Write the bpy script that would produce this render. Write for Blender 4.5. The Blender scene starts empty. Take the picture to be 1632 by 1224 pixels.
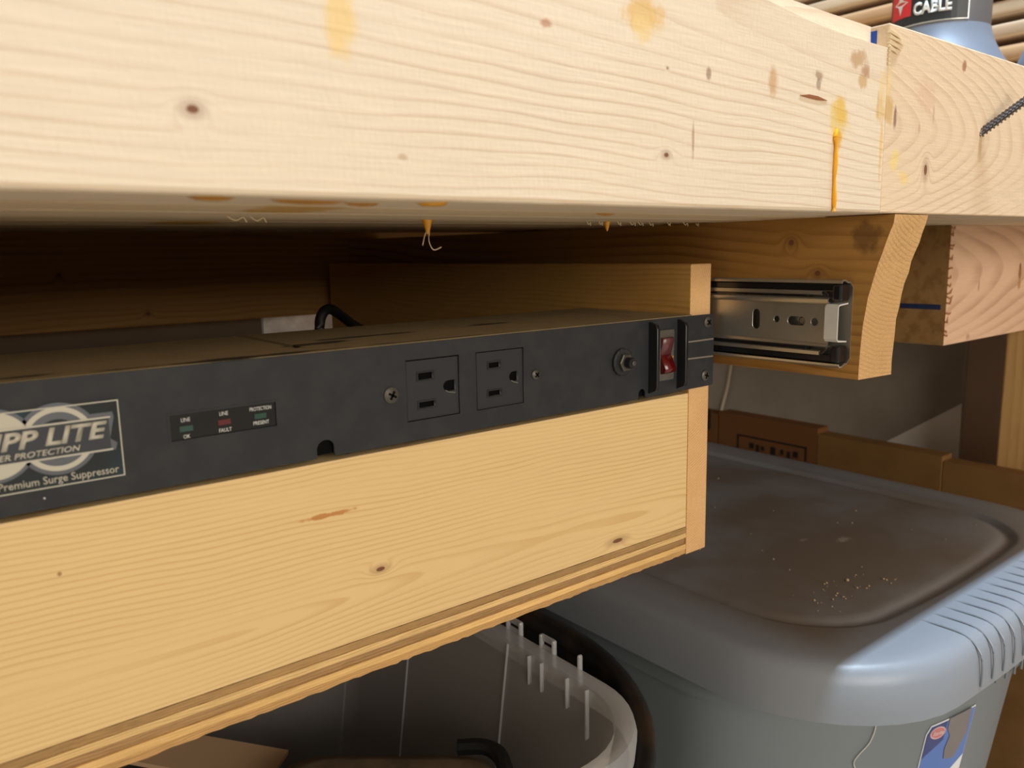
import bpy, bmesh, math, random
from mathutils import Vector, Matrix
random.seed(4)
S = bpy.context.scene
COL = S.collection
PI = math.pi

# ------------------------------------------------------------------ camera, world, lights
# metres; origin = the phone's lens, X along the bench, Y away from the viewer, Z up
yaw, pitch, roll = 0.66853707, 0.16499077, 0.01871345
cy, sy, cp, sp = math.cos(yaw), math.sin(yaw), math.cos(pitch), math.sin(pitch)
fwd = Vector((sy*cp, cy*cp, -sp)); rgt = Vector((cy, -sy, 0)); dwn = fwd.cross(rgt)
r2 = rgt*math.cos(roll) + dwn*math.sin(roll)
d2 = -rgt*math.sin(roll) + dwn*math.cos(roll)
cam_d = bpy.data.cameras.new('camera'); cam = bpy.data.objects.new('camera', cam_d); COL.objects.link(cam)
m = Matrix.Identity(4)
for i in range(3):
    m[i][0] = r2[i]; m[i][1] = -d2[i]; m[i][2] = -fwd[i]
cam.matrix_world = m
cam_d.sensor_width = 36; cam_d.lens = 36*1278.0/1632
cam_d.clip_start = 0.01; cam_d.clip_end = 30
cam_d.dof.use_dof = True; cam_d.dof.focus_distance = 0.43; cam_d.dof.aperture_fstop = 14
S.camera = cam

w = bpy.data.worlds.new('world'); S.world = w; w.use_nodes = True
w.node_tree.nodes['Background'].inputs[0].default_value = (1.0, 0.86, 0.70, 1)
w.node_tree.nodes['Background'].inputs[1].default_value = 0.36

def area(name, loc, target, sx, sy_, power, col):
    l = bpy.data.lights.new(name, 'AREA'); l.shape = 'RECTANGLE'; l.size = sx; l.size_y = sy_
    l.energy = power; l.color = col
    o = bpy.data.objects.new(name, l); COL.objects.link(o); o.location = loc
    o.rotation_euler = (Vector(target)-Vector(loc)).to_track_quat('-Z', 'Y').to_euler()
    return o
# shop tube light above the bench front (cool), and the workshop's lights behind the viewer
area('tube_light', (0.9, -0.045, 1.75), (0.9, -0.045, 0), 1.6, 0.05, 128, (0.66, 0.83, 1.0))
area('shop_lights', (-0.2, -2.3, 0.62), (0.35, 0.25, 0.0), 1.6, 0.9, 47, (1.0, 0.93, 0.82))
S.view_settings.view_transform = 'Standard'; S.view_settings.look = 'None'
S.view_settings.exposure = -0.06; S.view_settings.gamma = 1; S.view_settings.use_curve_mapping = False

# ------------------------------------------------------------------ node helpers
def lin(r, g, b):
    f = lambda c: (c/255/12.92) if c/255 <= .04045 else ((c/255+.055)/1.055)**2.4
    return (f(r), f(g), f(b), 1)
class V:
    def __init__(s, nt, sock): s.nt, s.s = nt, sock
    def op(s, o, *a):
        n = s.nt.nodes.new('ShaderNodeMath'); n.operation = o
        for i, x in enumerate((s,)+a):
            if isinstance(x, V): s.nt.links.new(x.s, n.inputs[i])
            else: n.inputs[i].default_value = x
        return V(s.nt, n.outputs[0])
    def __add__(s, o): return s.op('ADD', o)
    def __sub__(s, o): return s.op('SUBTRACT', o)
    def __mul__(s, o): return s.op('MULTIPLY', o)
    def __truediv__(s, o): return s.op('DIVIDE', o)
    __radd__ = __add__; __rmul__ = __mul__
    def neg(s): return s.op('MULTIPLY', -1.0)
    def sq(s): return s*s
    def sqrt(s): return s.op('SQRT')
    def frac(s): return s.op('FRACT')
    def exp(s): return s.op('EXPONENT')
    def smooth(s, a, b):
        n = s.nt.nodes.new('ShaderNodeMapRange'); n.interpolation_type = 'SMOOTHSTEP'
        s.nt.links.new(s.s, n.inputs[0]); n.inputs[1].default_value = a; n.inputs[2].default_value = b
        return V(s.nt, n.outputs[0])
    def down(s, a, b): return s.smooth(a, b).op('MULTIPLY', -1.0) + 1.0
def comb(nt, x, y, z):
    n = nt.nodes.new('ShaderNodeCombineXYZ')
    for i, q in enumerate((x, y, z)):
        if isinstance(q, V): nt.links.new(q.s, n.inputs[i])
        else: n.inputs[i].default_value = q
    return n.outputs[0]
def noise(nt, vec, scale=1.0, detail=2.0, rough=.5):
    n = nt.nodes.new('ShaderNodeTexNoise'); n.inputs['Scale'].default_value = scale
    n.inputs['Detail'].default_value = detail; n.inputs['Roughness'].default_value = rough
    nt.links.new(vec, n.inputs['Vector'])
    return V(nt, n.outputs['Fac'])
def mixc(nt, f, a, b, mode='MIX'):
    n = nt.nodes.new('ShaderNodeMix'); n.data_type = 'RGBA'; n.blend_type = mode
    for i, q in ((0, f), (6, a), (7, b)):
        if isinstance(q, V): nt.links.new(q.s, n.inputs[i])
        elif hasattr(q, 'is_output'): nt.links.new(q, n.inputs[i])
        else: n.inputs[i].default_value = q
    return n.outputs[2]
def base_mat(name, rough=.6, spec=.4, metal=0.0):
    mt = bpy.data.materials.new(name); mt.use_nodes = True
    nt = mt.node_tree; b = nt.nodes['Principled BSDF']
    b.inputs['Roughness'].default_value = rough; b.inputs['Metallic'].default_value = metal
    b.inputs['Specular IOR Level'].default_value = spec
    return mt, nt, b
def coords(nt, off=(0, 0, 0)):
    t = nt.nodes.new('ShaderNodeTexCoord'); s = nt.nodes.new('ShaderNodeSeparateXYZ')
    nt.links.new(t.outputs['Object'], s.inputs[0])
    return [V(nt, s.outputs[i]) + off[i] for i in range(3)]
def bump(nt, b, h, strength, dist):
    n = nt.nodes.new('ShaderNodeBump'); n.inputs['Strength'].default_value = strength
    n.inputs['Distance'].default_value = dist
    nt.links.new(h.s, n.inputs['Height']); nt.links.new(n.outputs[0], b.inputs['Normal'])

def wood(name, base, ring, axis='X', off=(0, 0, 0), c=(0, 0), slope=(0, 0), spacing=.003, contrast=.5,
         warp=.004, rough=.62, knots=(), stains=(), face=None, tone=.12, fib=.12, bumpd=.0002, seed=0.0, lo=.35):
    """flat-sawn softwood: real growth rings round a log axis at (v,w)=c, drifting by slope along the grain"""
    mt, nt, b = base_mat(name, rough, .25)
    x, y, z = coords(nt, off)
    u, v, ww = {'X': (x, z, y), 'Y': (y, z, x), 'Z': (z, x, y)}[axis]
    n1 = noise(nt, comb(nt, u*5.0+seed, v*16.0, ww*16.0+seed), 1, 2)
    n2 = noise(nt, comb(nt, u*3.0+seed+7.3, v*10.0, ww*10.0+3.1), 1, 2)
    n3 = noise(nt, comb(nt, u*40.0+seed, v*120.0, ww*120.0), 1, 1)
    dv = (n1-.5)*(warp*2) + (n3-.5)*(warp*.12)
    dw = (n2-.5)*(warp*2)
    F = ((v+dv-(u*slope[0]+c[0])).sq() + (ww+dw-(u*slope[1]+c[1])).sq() + 1e-7).sqrt()/spacing
    km = None
    for (ku, kv, kr, kl, ks) in knots:
        d = ((u-ku)/(kr*kl)).sq() + ((v-kv)/kr).sq()
        F = F + (d*-.12).exp()*ks
        core = (d.sqrt()).down(.75, 1.15)
        halo = d.sqrt().down(1.0, 3.2)*.35
        q = core.op('MAXIMUM', halo)
        km = q if km is None else km.op('MAXIMUM', q)
    t = F.frac()
    line = t.smooth(lo, .88) * t.down(.92, 1.0)
    vary = noise(nt, comb(nt, u*9.0, v*60.0+seed, ww*60.0), 1, 1).smooth(.25, .7)
    line = line*(vary*.8+.2)
    fn = noise(nt, comb(nt, u*60.0+seed, v*1400.0, ww*1400.0), 1, 2)
    big = noise(nt, comb(nt, u*6.0, v*22.0+seed, ww*22.0), 1, 3)
    colr = mixc(nt, line*contrast, base, ring)
    k = (fn-.5)*fib*2 + (big-.5)*tone*2 + 1.0
    colr = mixc(nt, 1.0, colr, comb(nt, k, k, k), 'MULTIPLY')
    if km is not None:
        colr = mixc(nt, km, colr, lin(120, 78, 52))
    if stains:
        sn = noise(nt, comb(nt, u*170.0, v*110.0, ww*110.0), 1, 5, .65)
        fm = (ww-face).op('ABSOLUTE').down(.0015, .003) if face is not None else None
        for (su, sv, ru, rv, cc, st) in stains:
            d = (((u-su)/ru).sq() + ((v-sv)/rv).sq()).sqrt() + (sn-.5)*2.4
            q = d.down(.65, 1.45)*st
            if fm is not None: q = q*fm
            colr = mixc(nt, q, colr, cc)
    nt.links.new(colr, b.inputs['Base Color'])
    sawn = noise(nt, comb(nt, u*700.0, v*260.0, ww*260.0), 1, 2)
    bump(nt, b, fn*.5 + line*.5 + sawn*.6, .55, bumpd)
    return mt
def plain(name, colr, rough=.5, spec=.4, metal=0.0, var=0.0, scale=60.0, dark=None, bumpd=0, off=(0, 0, 0), lo=.4, hi=.7, detail=4):
    mt, nt, b = base_mat(name, rough, spec, metal)
    if var or bumpd or dark:
        x, y, z = coords(nt, off)
        n = noise(nt, comb(nt, x, y, z), scale, detail, .6)
        if dark:
            cc = mixc(nt, n.smooth(lo, hi), colr, dark)
        else: cc = colr
        if var:
            k = (n-.5)*var*2+1.0
            cc = mixc(nt, 1.0, cc, comb(nt, k, k, k), 'MULTIPLY')
        if hasattr(cc, 'is_output'): nt.links.new(cc, b.inputs['Base Color'])
        else: b.inputs['Base Color'].default_value = cc
        if bumpd:
            n2 = noise(nt, comb(nt, x, y, z), scale*12, 2)
            bump(nt, b, n2, .5, bumpd)
    else:
        b.inputs['Base Color'].default_value = colr
    return mt

# ------------------------------------------------------------------ geometry helpers (all in scene coordinates)
def bx(x0, x1, y0, y1, z0, z1, bev=0.0, bm=None, seg=2):
    t = bmesh.new()
    bmesh.ops.create_cube(t, size=1)
    for v in t.verts:
        v.co = Vector((x0 if v.co.x < 0 else x1, y0 if v.co.y < 0 else y1, z0 if v.co.z < 0 else z1))
    if bev: bmesh.ops.bevel(t, geom=t.edges[:], offset=bev, segments=seg, affect='EDGES', profile=.5)
    return join(bm, t)
def join(bm, t):
    if bm is None: return t
    me = bpy.data.meshes.new('t'); t.to_mesh(me); t.free(); bm.from_mesh(me); bpy.data.meshes.remove(me)
    return bm
def tube(pts, r, n=10, bm=None, caps=True):
    t = bmesh.new(); rings = []
    pts = [Vector(p) for p in pts]
    rr = r if isinstance(r, (list, tuple)) else [r]*len(pts)
    up = Vector((0.13, 0.21, 1)).normalized()
    for i, p in enumerate(pts):
        d = (pts[min(i+1, len(pts)-1)]-pts[max(i-1, 0)]).normalized()
        a = d.cross(up)
        if a.length < 1e-3: a = d.cross(Vector((1, 0, 0)))
        a.normalize(); bb = d.cross(a).normalized()
        rings.append([t.verts.new(p + a*math.cos(2*PI*k/n)*rr[i] + bb*math.sin(2*PI*k/n)*rr[i]) for k in range(n)])
    for i in range(len(rings)-1):
        for k in range(n):
            t.faces.new((rings[i][k], rings[i][(k+1) % n], rings[i+1][(k+1) % n], rings[i+1][k]))
    if caps: t.faces.new(rings[0][::-1]); t.faces.new(rings[-1])
    bmesh.ops.recalc_face_normals(t, faces=t.faces[:])
    return join(bm, t)
def smooth_path(P, n=6):
    P = [Vector(p) for p in P]; out = []
    for i in range(len(P)-1):
        a, b, c, d = P[max(i-1, 0)], P[i], P[i+1], P[min(i+2, len(P)-1)]
        for k in range(n):
            t = k/n
            out.append(.5*((2*b)+(c-a)*t+(2*a-5*b+4*c-d)*t*t+(3*b-a-3*c+d)*t**3))
    out.append(P[-1]); return out
def lathe(prof, origin, axis='Z', n=40, bm=None):
    """prof = [(radius, height)], axis Z up or -Y (towards the viewer)"""
    t = bmesh.new(); rings = []
    for (r, h) in prof:
        ring = []
        for k in range(n):
            a = 2*PI*k/n; c, s = math.cos(a)*r, math.sin(a)*r
            p = {'Z': (c, s, h), 'Y': (c, -h, s)}[axis]
            ring.append(t.verts.new(Vector(p)+Vector(origin)))
        rings.append(ring)
    for i in range(len(rings)-1):
        for k in range(n):
            t.faces.new((rings[i][k], rings[i][(k+1) % n], rings[i+1][(k+1) % n], rings[i+1][k]))
    t.faces.new(rings[0][::-1]); t.faces.new(rings[-1])
    bmesh.ops.remove_doubles(t, verts=t.verts[:], dist=1e-6)
    bmesh.ops.recalc_face_normals(t, faces=t.faces[:])
    return join(bm, t)
def plate(polys, y0, y1, bm=None, plane='XZ', x0=None):
    """extruded flat sheet with holes: first polygon the outline, the others holes; coordinates (x,z) -> slab y0..y1
       plane 'YZ': coordinates (y,z) -> slab in x"""
    cu = bpy.data.curves.new('c', 'CURVE'); cu.dimensions = '2D'; cu.fill_mode = 'BOTH'; cu.extrude = abs(y1-y0)/2
    SC = 100.0
    cu.extrude *= SC
    for P in polys:
        s = cu.splines.new('POLY'); s.points.add(len(P)-1); s.use_cyclic_u = True
        for i, p in enumerate(P): s.points[i].co = (p[0]*SC, p[1]*SC, 0, 1)
    return _curve_mesh(cu, SC, (y0+y1)/2, plane, bm)
def _curve_mesh(cu, SC, mid, plane, bm=None):
    o = bpy.data.objects.new('c', cu)
    me = bpy.data.meshes.new_from_object(o)
    t = bmesh.new(); t.from_mesh(me)
    bpy.data.objects.remove(o); bpy.data.meshes.remove(me); bpy.data.curves.remove(cu)
    for v in t.verts:
        a, b_, c_ = v.co/SC
        v.co = {'XZ': (a, mid+c_, b_), 'YZ': (mid+c_, a, b_)}[plane]
    bmesh.ops.remove_doubles(t, verts=t.verts[:], dist=1e-7)
    bmesh.ops.recalc_face_normals(t, faces=t.faces[:])
    return join(bm, t)
def text(body, x, z, size, y, align='CENTER', shear=0.0, sx=1.0, weight=0.0, plane='XZ', thick=.0001, bm=None, rot=0.0):
    cu = bpy.data.curves.new('t', 'FONT'); cu.body = body; cu.size = 1; cu.align_x = align; cu.align_y = 'CENTER'
    cu.shear = shear; cu.offset = weight; cu.resolution_u = 3
    o = bpy.data.objects.new('t', cu); COL.objects.link(o)
    me = bpy.data.meshes.new_from_object(o)
    t = bmesh.new(); t.from_mesh(me)
    bpy.data.objects.remove(o); bpy.data.meshes.remove(me); bpy.data.curves.remove(cu)
    r = bmesh.ops.extrude_face_region(t, geom=t.faces[:])
    cr, sr = math.cos(rot), math.sin(rot)
    new = {g for g in r['geom'] if isinstance(g, bmesh.types.BMVert)}
    for v in t.verts:
        a, b_ = v.co.x*size*sx, v.co.y*size
        a, b_ = a*cr-b_*sr, a*sr+b_*cr
        dep = thick if v in new else 0
        v.co = {'XZ': (x+a, y-dep, z+b_), '-YZ': (y-dep, x-a, z+b_)}[plane]
    bmesh.ops.recalc_face_normals(t, faces=t.faces[:])
    return join(bm, t)
def rect(a0, a1, b0, b1, r=0.0, n=4):
    if not r: return [(a0, b0), (a1, b0), (a1, b1), (a0, b1)]
    P = []
    for cx_, cz_, st in ((a1-r, b0+r, -90), (a1-r, b1-r, 0), (a0+r, b1-r, 90), (a0+r, b0+r, 180)):
        for k in range(n+1):
            a = math.radians(st+90*k/n); P.append((cx_+r*math.cos(a), cz_+r*math.sin(a)))
    return P
def circ(cx_, cz_, r, n=20, sx=1.0): return [(cx_+r*sx*math.cos(2*PI*k/n), cz_+r*math.sin(2*PI*k/n)) for k in range(n)]
def rr_outline(x0, x1, y0, y1, r, bow=0.0, n=10, m_=8, bowx=0.0):
    P = rect(x0, x1, y0, y1, r, n)
    out = []
    for i in range(len(P)):                    # subdivide the straight runs
        a = P[i]; b = P[(i+1) % len(P)]; L = math.hypot(b[0]-a[0], b[1]-a[1])
        k = m_ if L > r*.6 else 1
        for j in range(k): out.append((a[0]+(b[0]-a[0])*j/k, a[1]+(b[1]-a[1])*j/k))
    cx_, cyy = (x0+x1)/2, (y0+y1)/2; hw, hd = (x1-x0)/2, (y1-y0)/2
    res = []
    for (x, y) in out:
        tx = (x-cx_)/hw; ty = (y-cyy)/hd
        res.append((x + bowx*tx*(1-ty*ty), y + bow*ty*(1-tx*tx)))
    return res
def loft(rings, bm=None, cap0=False, cap1=False):
    t = bmesh.new(); R = [[t.verts.new(p) for p in ring] for ring in rings]
    n = len(R[0])
    for i in range(len(R)-1):
        for k in range(n): t.faces.new((R[i][k], R[i][(k+1) % n], R[i+1][(k+1) % n], R[i+1][k]))
    if cap0: t.faces.new(R[0][::-1])
    if cap1: t.faces.new(R[-1])
    bmesh.ops.recalc_face_normals(t, faces=t.faces[:])
    return join(bm, t)

def thing(name, label, cat, loc, group=None):
    o = bpy.data.objects.new(name, None); COL.objects.link(o); o.location = loc
    o.empty_display_size = .02
    o['label'] = label; o['category'] = cat
    if group: o['group'] = group
    return o
def obj(name, bm, mats, parent=None, label=None, kind=None, smooth=False):
    me = bpy.data.meshes.new(name)
    off = Vector((0, 0, 0)); p = parent
    while p is not None: off += p.location; p = p.parent
    bmesh.ops.translate(bm, verts=bm.verts[:], vec=-off)
    bm.to_mesh(me); bm.free()
    for mm in (mats if isinstance(mats, (list, tuple)) else [mats]): me.materials.append(mm)
    if smooth:
        me.polygons.foreach_set('use_smooth', [True]*len(me.polygons))
        me.set_sharp_from_angle(angle=math.radians(smooth if smooth is not True else 40))
    o = bpy.data.objects.new(name, me); COL.objects.link(o)
    if parent is not None: o.parent = parent
    if label: o['label'] = label
    if kind: o['kind'] = kind
    return o
def tag(o, label, cat, group=None):
    o['label'] = label; o['category'] = cat
    if group: o['group'] = group
    return o

FLOOR = -.70
# ------------------------------------------------------------------ materials
m_black = plain('black_paint', lin(36, 37, 41), .6, .35, var=.10, scale=90, dark=lin(43, 43, 45), bumpd=.00008)
m_black2 = plain('black_plastic', lin(26, 26, 29), .42, .45, var=.08, scale=120)
m_hole = plain('dark_recess', lin(6, 6, 7), .8, .1)
m_zinc = plain('zinc_steel', lin(186, 182, 172), .36, .5, .88, var=.12, scale=45)
m_zinc_d = plain('dull_steel', lin(92, 88, 82), .5, .5, .7, var=.2, scale=300)
m_screwhead = plain('dusty_screw_head', lin(84, 78, 70), .55, .5, .5, var=.35, scale=900)
m_clip = plain('bright_clip', lin(228, 228, 224), .35, .5, 0.3, var=.06, scale=200)
m_grease = plain('black_retainer', lin(24, 24, 27), .22, .6)
m_glue = plain('yellow_glue', lin(238, 166, 12), .25, .6, var=.1, scale=300)
m_glue_d = plain('amber_glue', lin(176, 118, 30), .35, .5, var=.1, scale=300)
m_fiber = plain('pale_splinter', lin(226, 204, 168), .8, .1)
m_silver = plain('silver_print', lin(186, 180, 162), .5, .4, .1)
m_white = plain('white_print', lin(208, 206, 200), .6, .3)
m_cord = plain('cord_rubber', lin(20, 20, 22), .45, .4)

# ------------------------------------------------------------------ the setting
m_concrete = plain('concrete', lin(176, 164, 148), .85, .2, var=.2, scale=8, bumpd=.0006)
m_drywall = plain('old_drywall', lin(172, 160, 144), .85, .15, var=.10, scale=6, dark=lin(156, 143, 126), bumpd=.0004)
m_hard = plain('brown_wallboard', lin(206, 180, 160), .8, .2, var=.10, scale=9)
o = obj('floor', bx(-2.5, 2.6, -3.0, 2.2, FLOOR-.05, FLOOR), m_concrete, kind='structure')
o = obj('wall_back', bx(-2.5, 1.16, 1.30, 1.36, FLOOR, 1.9), m_drywall, kind='structure')
wr = obj('wall_right', bx(1.070, 1.16, -.35, 1.30, FLOOR, 1.9), m_hard, kind='structure')
obj('panel', bx(1.060, 1.070, .4270, 1.30, FLOOR, .12, .002), m_drywall, wr)
m_lumber = [wood('wall_plank_a', lin(214, 190, 160), lin(150, 110, 78), 'Y', c=(.2, 1.5), spacing=.004, contrast=.5, seed=3),
            wood('wall_plank_b', lin(196, 158, 118), lin(140, 92, 58), 'Y', c=(.3, 1.5), spacing=.004, contrast=.5, seed=9)]
for k in range(24):
    z0 = .123 + .0255*k
    bm = bx(1.022+.004*(k % 3), 1.0695, -.34, 1.29, z0, z0+.0165, .005, seg=3)
    obj('plank', bm, m_lumber[0 if k % 3 else 1], wr, smooth=True)

# ------------------------------------------------------------------ workbench
SY, SZ, ST = .2033, .0148, .1036       # slab front face, underside, top
yel, yel2, brn = lin(206, 150, 50), lin(214, 184, 112), lin(140, 98, 66)
bench = thing('workbench', 'laminated softwood workbench with thick pale front edge, yellow glue runs and raw underside', 'workbench', (.35, .30, FLOOR))
boff = tuple(bench.location)
slab_st = [(.1056, .0610, .0040, .0080, lin(222, 186, 118), .75), (.2224, .0810, .0090, .0050, lin(212, 170, 100), .8),
           (.2222, .0755, .004, .004, lin(222, 190, 130), .7), (.3003, .066, .0030, .0056, lin(186, 140, 90), .7), (.3343, .0732, .0032, .0022, lin(146, 112, 86), .7),
           (.3341, .0695, .0016, .002, lin(120, 92, 74), .6),
           (.3664, .0835, .0065, .0035, lin(176, 132, 86), .7), (.3736, .0795, .0042, .0034, lin(160, 108, 70), .7), (.371, .0745, .0035, .003, lin(186, 146, 84), .7),
           (.3521, .0545, .0070, .0085, yel2, .8), (.3535, .060, .0042, .006, lin(214, 172, 80), .8), (.3515, .047, .004, .004, yel, .8),
           (.1222, .0268, .0015, .0008, lin(190, 160, 130), .8), (.177, .0708, .002, .0012, lin(180, 130, 100), .8),
           (.2589, .0648, .0014, .0024, lin(150, 124, 96), .8), (.2502, .0410, .0007, .0060, lin(170, 136, 110), .8),
           (.3905, .070, .0034, .010, lin(222, 190, 132), .6), (.3895, .0635, .0040, .0060, lin(206, 170, 112), .6), (.3912, .0450, .0013, .0160, lin(218, 170, 84), .65), (.3865, .0655, .0010, .006, lin(196, 160, 110), .5)]
M_f = wood('front_board', lin(219, 200, 174), lin(188, 148, 114), 'X', boff, c=(.092, SY+.040), slope=(-.02, -.012), spacing=.0030, contrast=.30,
           warp=.009, knots=[(.065, .0347, .0011, 1.5, 2.0), (.2351, .0337, .0009, 1.6, 1.6), (.2351, .0641, .0004, 1, .3)], stains=slab_st, face=SY, seed=1.0, tone=.05, fib=.10, lo=.5)
slab_st2 = [(.3925, .0745, .0042, .010, lin(222, 190, 132), .7), (.3965, .0650, .0050, .0060, lin(196, 158, 100), .8), (.4035, .0620, .0016, .0050, lin(140, 96, 84), .85),
            (.3912, .0480, .0016, .0160, lin(216, 164, 70), .6), (.4053, .0400, .0040, .0050, lin(226, 196, 110), .6), (.4150, .0330, .0050, .0030, lin(224, 190, 110), .6),
            (.4350, .075, .010, .006, lin(206, 168, 138), .5), (.4761, .0935, .0022, .0030, lin(150, 92, 60), .8), (.5030, .053, .0018, .006, lin(184, 154, 118), .6),
            (.4440, .066, .001, .004, lin(186, 152, 124), .7), (.4290, .0575, .001, .003, lin(186, 152, 124), .7)]
M_f2 = wood('front_board_right', lin(216, 190, 158), lin(176, 136, 102), 'X', boff, c=(.058, SY+.004), slope=(0.0, .13), spacing=.0023, contrast=.28,
            warp=.006, knots=[(.4389, .0376, .0030, .62, 2.4)], stains=slab_st2, face=SY, seed=5.0, tone=.07, fib=.14, lo=.45)
M_s = [wood('lamination_%s' % q, lin(216, 192, 158), lin(176, 134, 96), 'X', boff, c=(.12, .3+.03*i), spacing=.004, contrast=.45, seed=3.3*i,
            stains=((.112, .0148, .012, .02, lin(186, 140, 60), .8),) if i == 0 else (), tone=.1) for i, q in enumerate('abc')]
SX = .3935
# left front board, its top arris waned away towards the joint
t = bmesh.new()
secs = []
for (x, zc, rec, m1z, m1r, m2z, m2r) in ((-.62, .1030, .0004, .1032, .0001, .1034, .0002), (.20, .1030, .0004, .1032, .0001, .1034, .0002), (.262, .1015, .0022, .1017, .0000, .1017, .0018), (.2918, .0973, .0050, .0975, .0000, .0975, .0044),
                               (.325, .0938, .0072, .0940, .0000, .0940, .0066), (.3568, .0922, .0086, .0924, .0000, .0924, .0080), (.378, .0920, .0090, .0922, .0000, .0922, .0084), (SX, .0920, .0094, .0922, .0000, .0922, .0088)):
    secs.append([t.verts.new(Vector(p)) for p in ((x, SY+.0014, SZ), (x, SY+.0004, SZ+.0005), (x, SY, SZ+.0016), (x, SY, zc-.0004),
                 (x, SY+m1r, m1z), (x, SY+m2r, m2z), (x, SY+rec, ST), (x, SY+.0375, ST), (x, SY+.0375, SZ))])
for i in range(len(secs)-1):
    for k in range(9): t.faces.new((secs[i][k], secs[i][(k+1) % 9], secs[i+1][(k+1) % 9], secs[i+1][k]))
t.faces.new(secs[0][::-1]); t.faces.new(secs[-1])
bmesh.ops.recalc_face_normals(t, faces=t.faces[:])
obj('board', t, M_f, bench, smooth=12)
bm = bx(SX+.0003, 1.055, SY, SY+.0375, SZ+.0002, ST, .0008)
obj('board', bm, M_f2, bench)
for k in range(8):
    y0 = SY+.0380*(k+1)
    obj('board', bx(-.62, 1.055, y0, y0+.0376, SZ+random.uniform(-.0004, .0006), ST, .0012, seg=2), M_s[k % 3], bench)
# splintered wood and the blue pen mark at the board joint
bm = bmesh.new()
for (z0, L_) in ((.1000, .0120), (.0975, .0145), (.0950, .0125), (.0926, .0090)):
    tube([(SX+.0002, SY+.0002, z0), (SX+L_*.5, SY-.0007, z0-.0012-random.uniform(0, .0006)), (SX+L_, SY+.0001, z0-.0026)], [.0011, .0007, .0001], 5, bm)
for k in range(5):
    tube([(SX-.0006, SY-.0002, .093-.002*k), (SX+.0004, SY-.0011, .0925-.002*k)], [.0008, .0003], 4, bm)
obj('splinter', bm, m_fiber, bench)
obj('pen_mark', bx(SX-.0001, SX+.0003, .2095, .2130, .0945, .1012), plain('blue_ink', lin(30, 70, 160), .6), bench)
# open pitch pocket: a shallow dark-lined slit
bm = plate([[(.3200, .0631), (.327, .0642), (.334, .0641), (.3417, .0630), (.334, .0624), (.327, .0626)]], SY-.0003, SY+.0002)
obj('pitch_pocket', bm, wood('pitch_wood', lin(150, 92, 56), lin(100, 56, 30), 'X', boff, c=(.2, .1), spacing=.0008), bench)
# glue runs on the face, glue drops under the seams
P = smooth_path([(.3505, SY-.0002, .0515), (.3488, SY-.0006, .0480), (.3496, SY-.0007, .0448), (.3498, SY-.0007, .0380), (.3496, SY-.0007, .0300), (.3500, SY-.0008, .0220), (.3501, SY-.0009, .0170), (.3500, SY-.0008, .0150)], 3)
obj('glue_drip', tube(P, [.0006+.0005*abs(math.sin(i*.5)) for i in range(len(P))], 8), m_glue, bench, smooth=True)
m_glue_s = m_glue_d
def under(x, y, sx, sy_, mt):
    t = bmesh.new(); n = 18; c0 = t.verts.new((x, y, SZ-.0011)); R1 = []; R2 = []
    for k in range(n):
        a = 2*PI*k/n; j = 1+.22*math.sin(3*a+x*90)+.12*math.sin(5*a+y*70)
        R1.append(t.verts.new((x+sx*j*math.cos(a)*.6, y+sy_*j*math.sin(a)*.6, SZ-.0008)))
        R2.append(t.verts.new((x+sx*j*math.cos(a), y+sy_*j*math.sin(a), SZ+.0002)))
    for k in range(n):
        t.faces.new((c0, R1[k], R1[(k+1) % n])); t.faces.new((R1[k], R2[k], R2[(k+1) % n], R1[(k+1) % n]))
    obj('glue_smear', t, mt, bench, smooth=True)
under(.1385, .2120, .0050, .0050, m_glue)
under(.0700, .2095, .0060, .0026, m_glue_d)
under(.0980, .2155, .0110, .0026, m_glue_d)
under(.1180, .2200, .0060, .0022, m_glue_d)
under(.245, .2450, .006, .0020, m_glue_d)

# drawer support board (end grain towards the viewer, end sawn slightly out of square)
M_end = wood('support_end', lin(208, 166, 112), lin(170, 122, 70), 'Y', boff, c=(.062, .452), spacing=.0024, contrast=.32, warp=.004, seed=2, tone=.16, fib=.45, bumpd=.0010)
M_sup = wood('support_side', lin(176, 130, 68), lin(128, 82, 36), 'Y', boff, c=(.06, .50), slope=(.01, .02), spacing=.004, contrast=.6, warp=.008,
             knots=[(.262, .0015, .0018, 1.0, 2), (.245, -.0155, .0016, 1.2, 1.5)], seed=4, tone=.2,
             stains=((.218, .004, .007, .007, lin(90, 60, 34), .6),), face=.41)
t = bmesh.new(); L = []; Rr = []
zs = [.0146, .010, .005, 0, -.005, -.010, -.016, -.022, -.028, -.035, -.042, -.050, -.058, -.066, -.0722]
def endy(z):
    T = ((.0146, .2036), (.010, .2040), (-.0086, .2102), (-.0288, .2155), (-.0472, .2176), (-.0727, .2183))
    for (za, ya), (zb_, yb_) in zip(T, T[1:]):
        if z >= zb_: return ya+(yb_-ya)*(za-z)/(za-zb_)
    return T[-1][1]
for z in zs:
    L.append(t.verts.new((.410, endy(z)+random.uniform(0, .0004), z)))
    Rr.append(t.verts.new((.448, endy(z)+.0008+random.uniform(0, .0008), z-.0012*(z < -.07))))
Lb = [t.verts.new((.410, .80, z)) for z in zs]; Rb = [t.verts.new((.448, .80, z)) for z in zs]
for i in range(len(zs)-1):
    f = t.faces.new((L[i], L[i+1], Rr[i+1], Rr[i])); f.material_index = 1
    t.faces.new((L[i], Lb[i], Lb[i+1], L[i+1])); t.faces.new((Rr[i], Rr[i+1], Rb[i+1], Rb[i]))
    t.faces.new((Lb[i], Rb[i], Rb[i+1], Lb[i+1]))
t.faces.new((L[0], Rr[0], Rb[0], Lb[0])); t.faces.new((L[-1], Lb[-1], Rb[-1], Rr[-1]))
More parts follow.
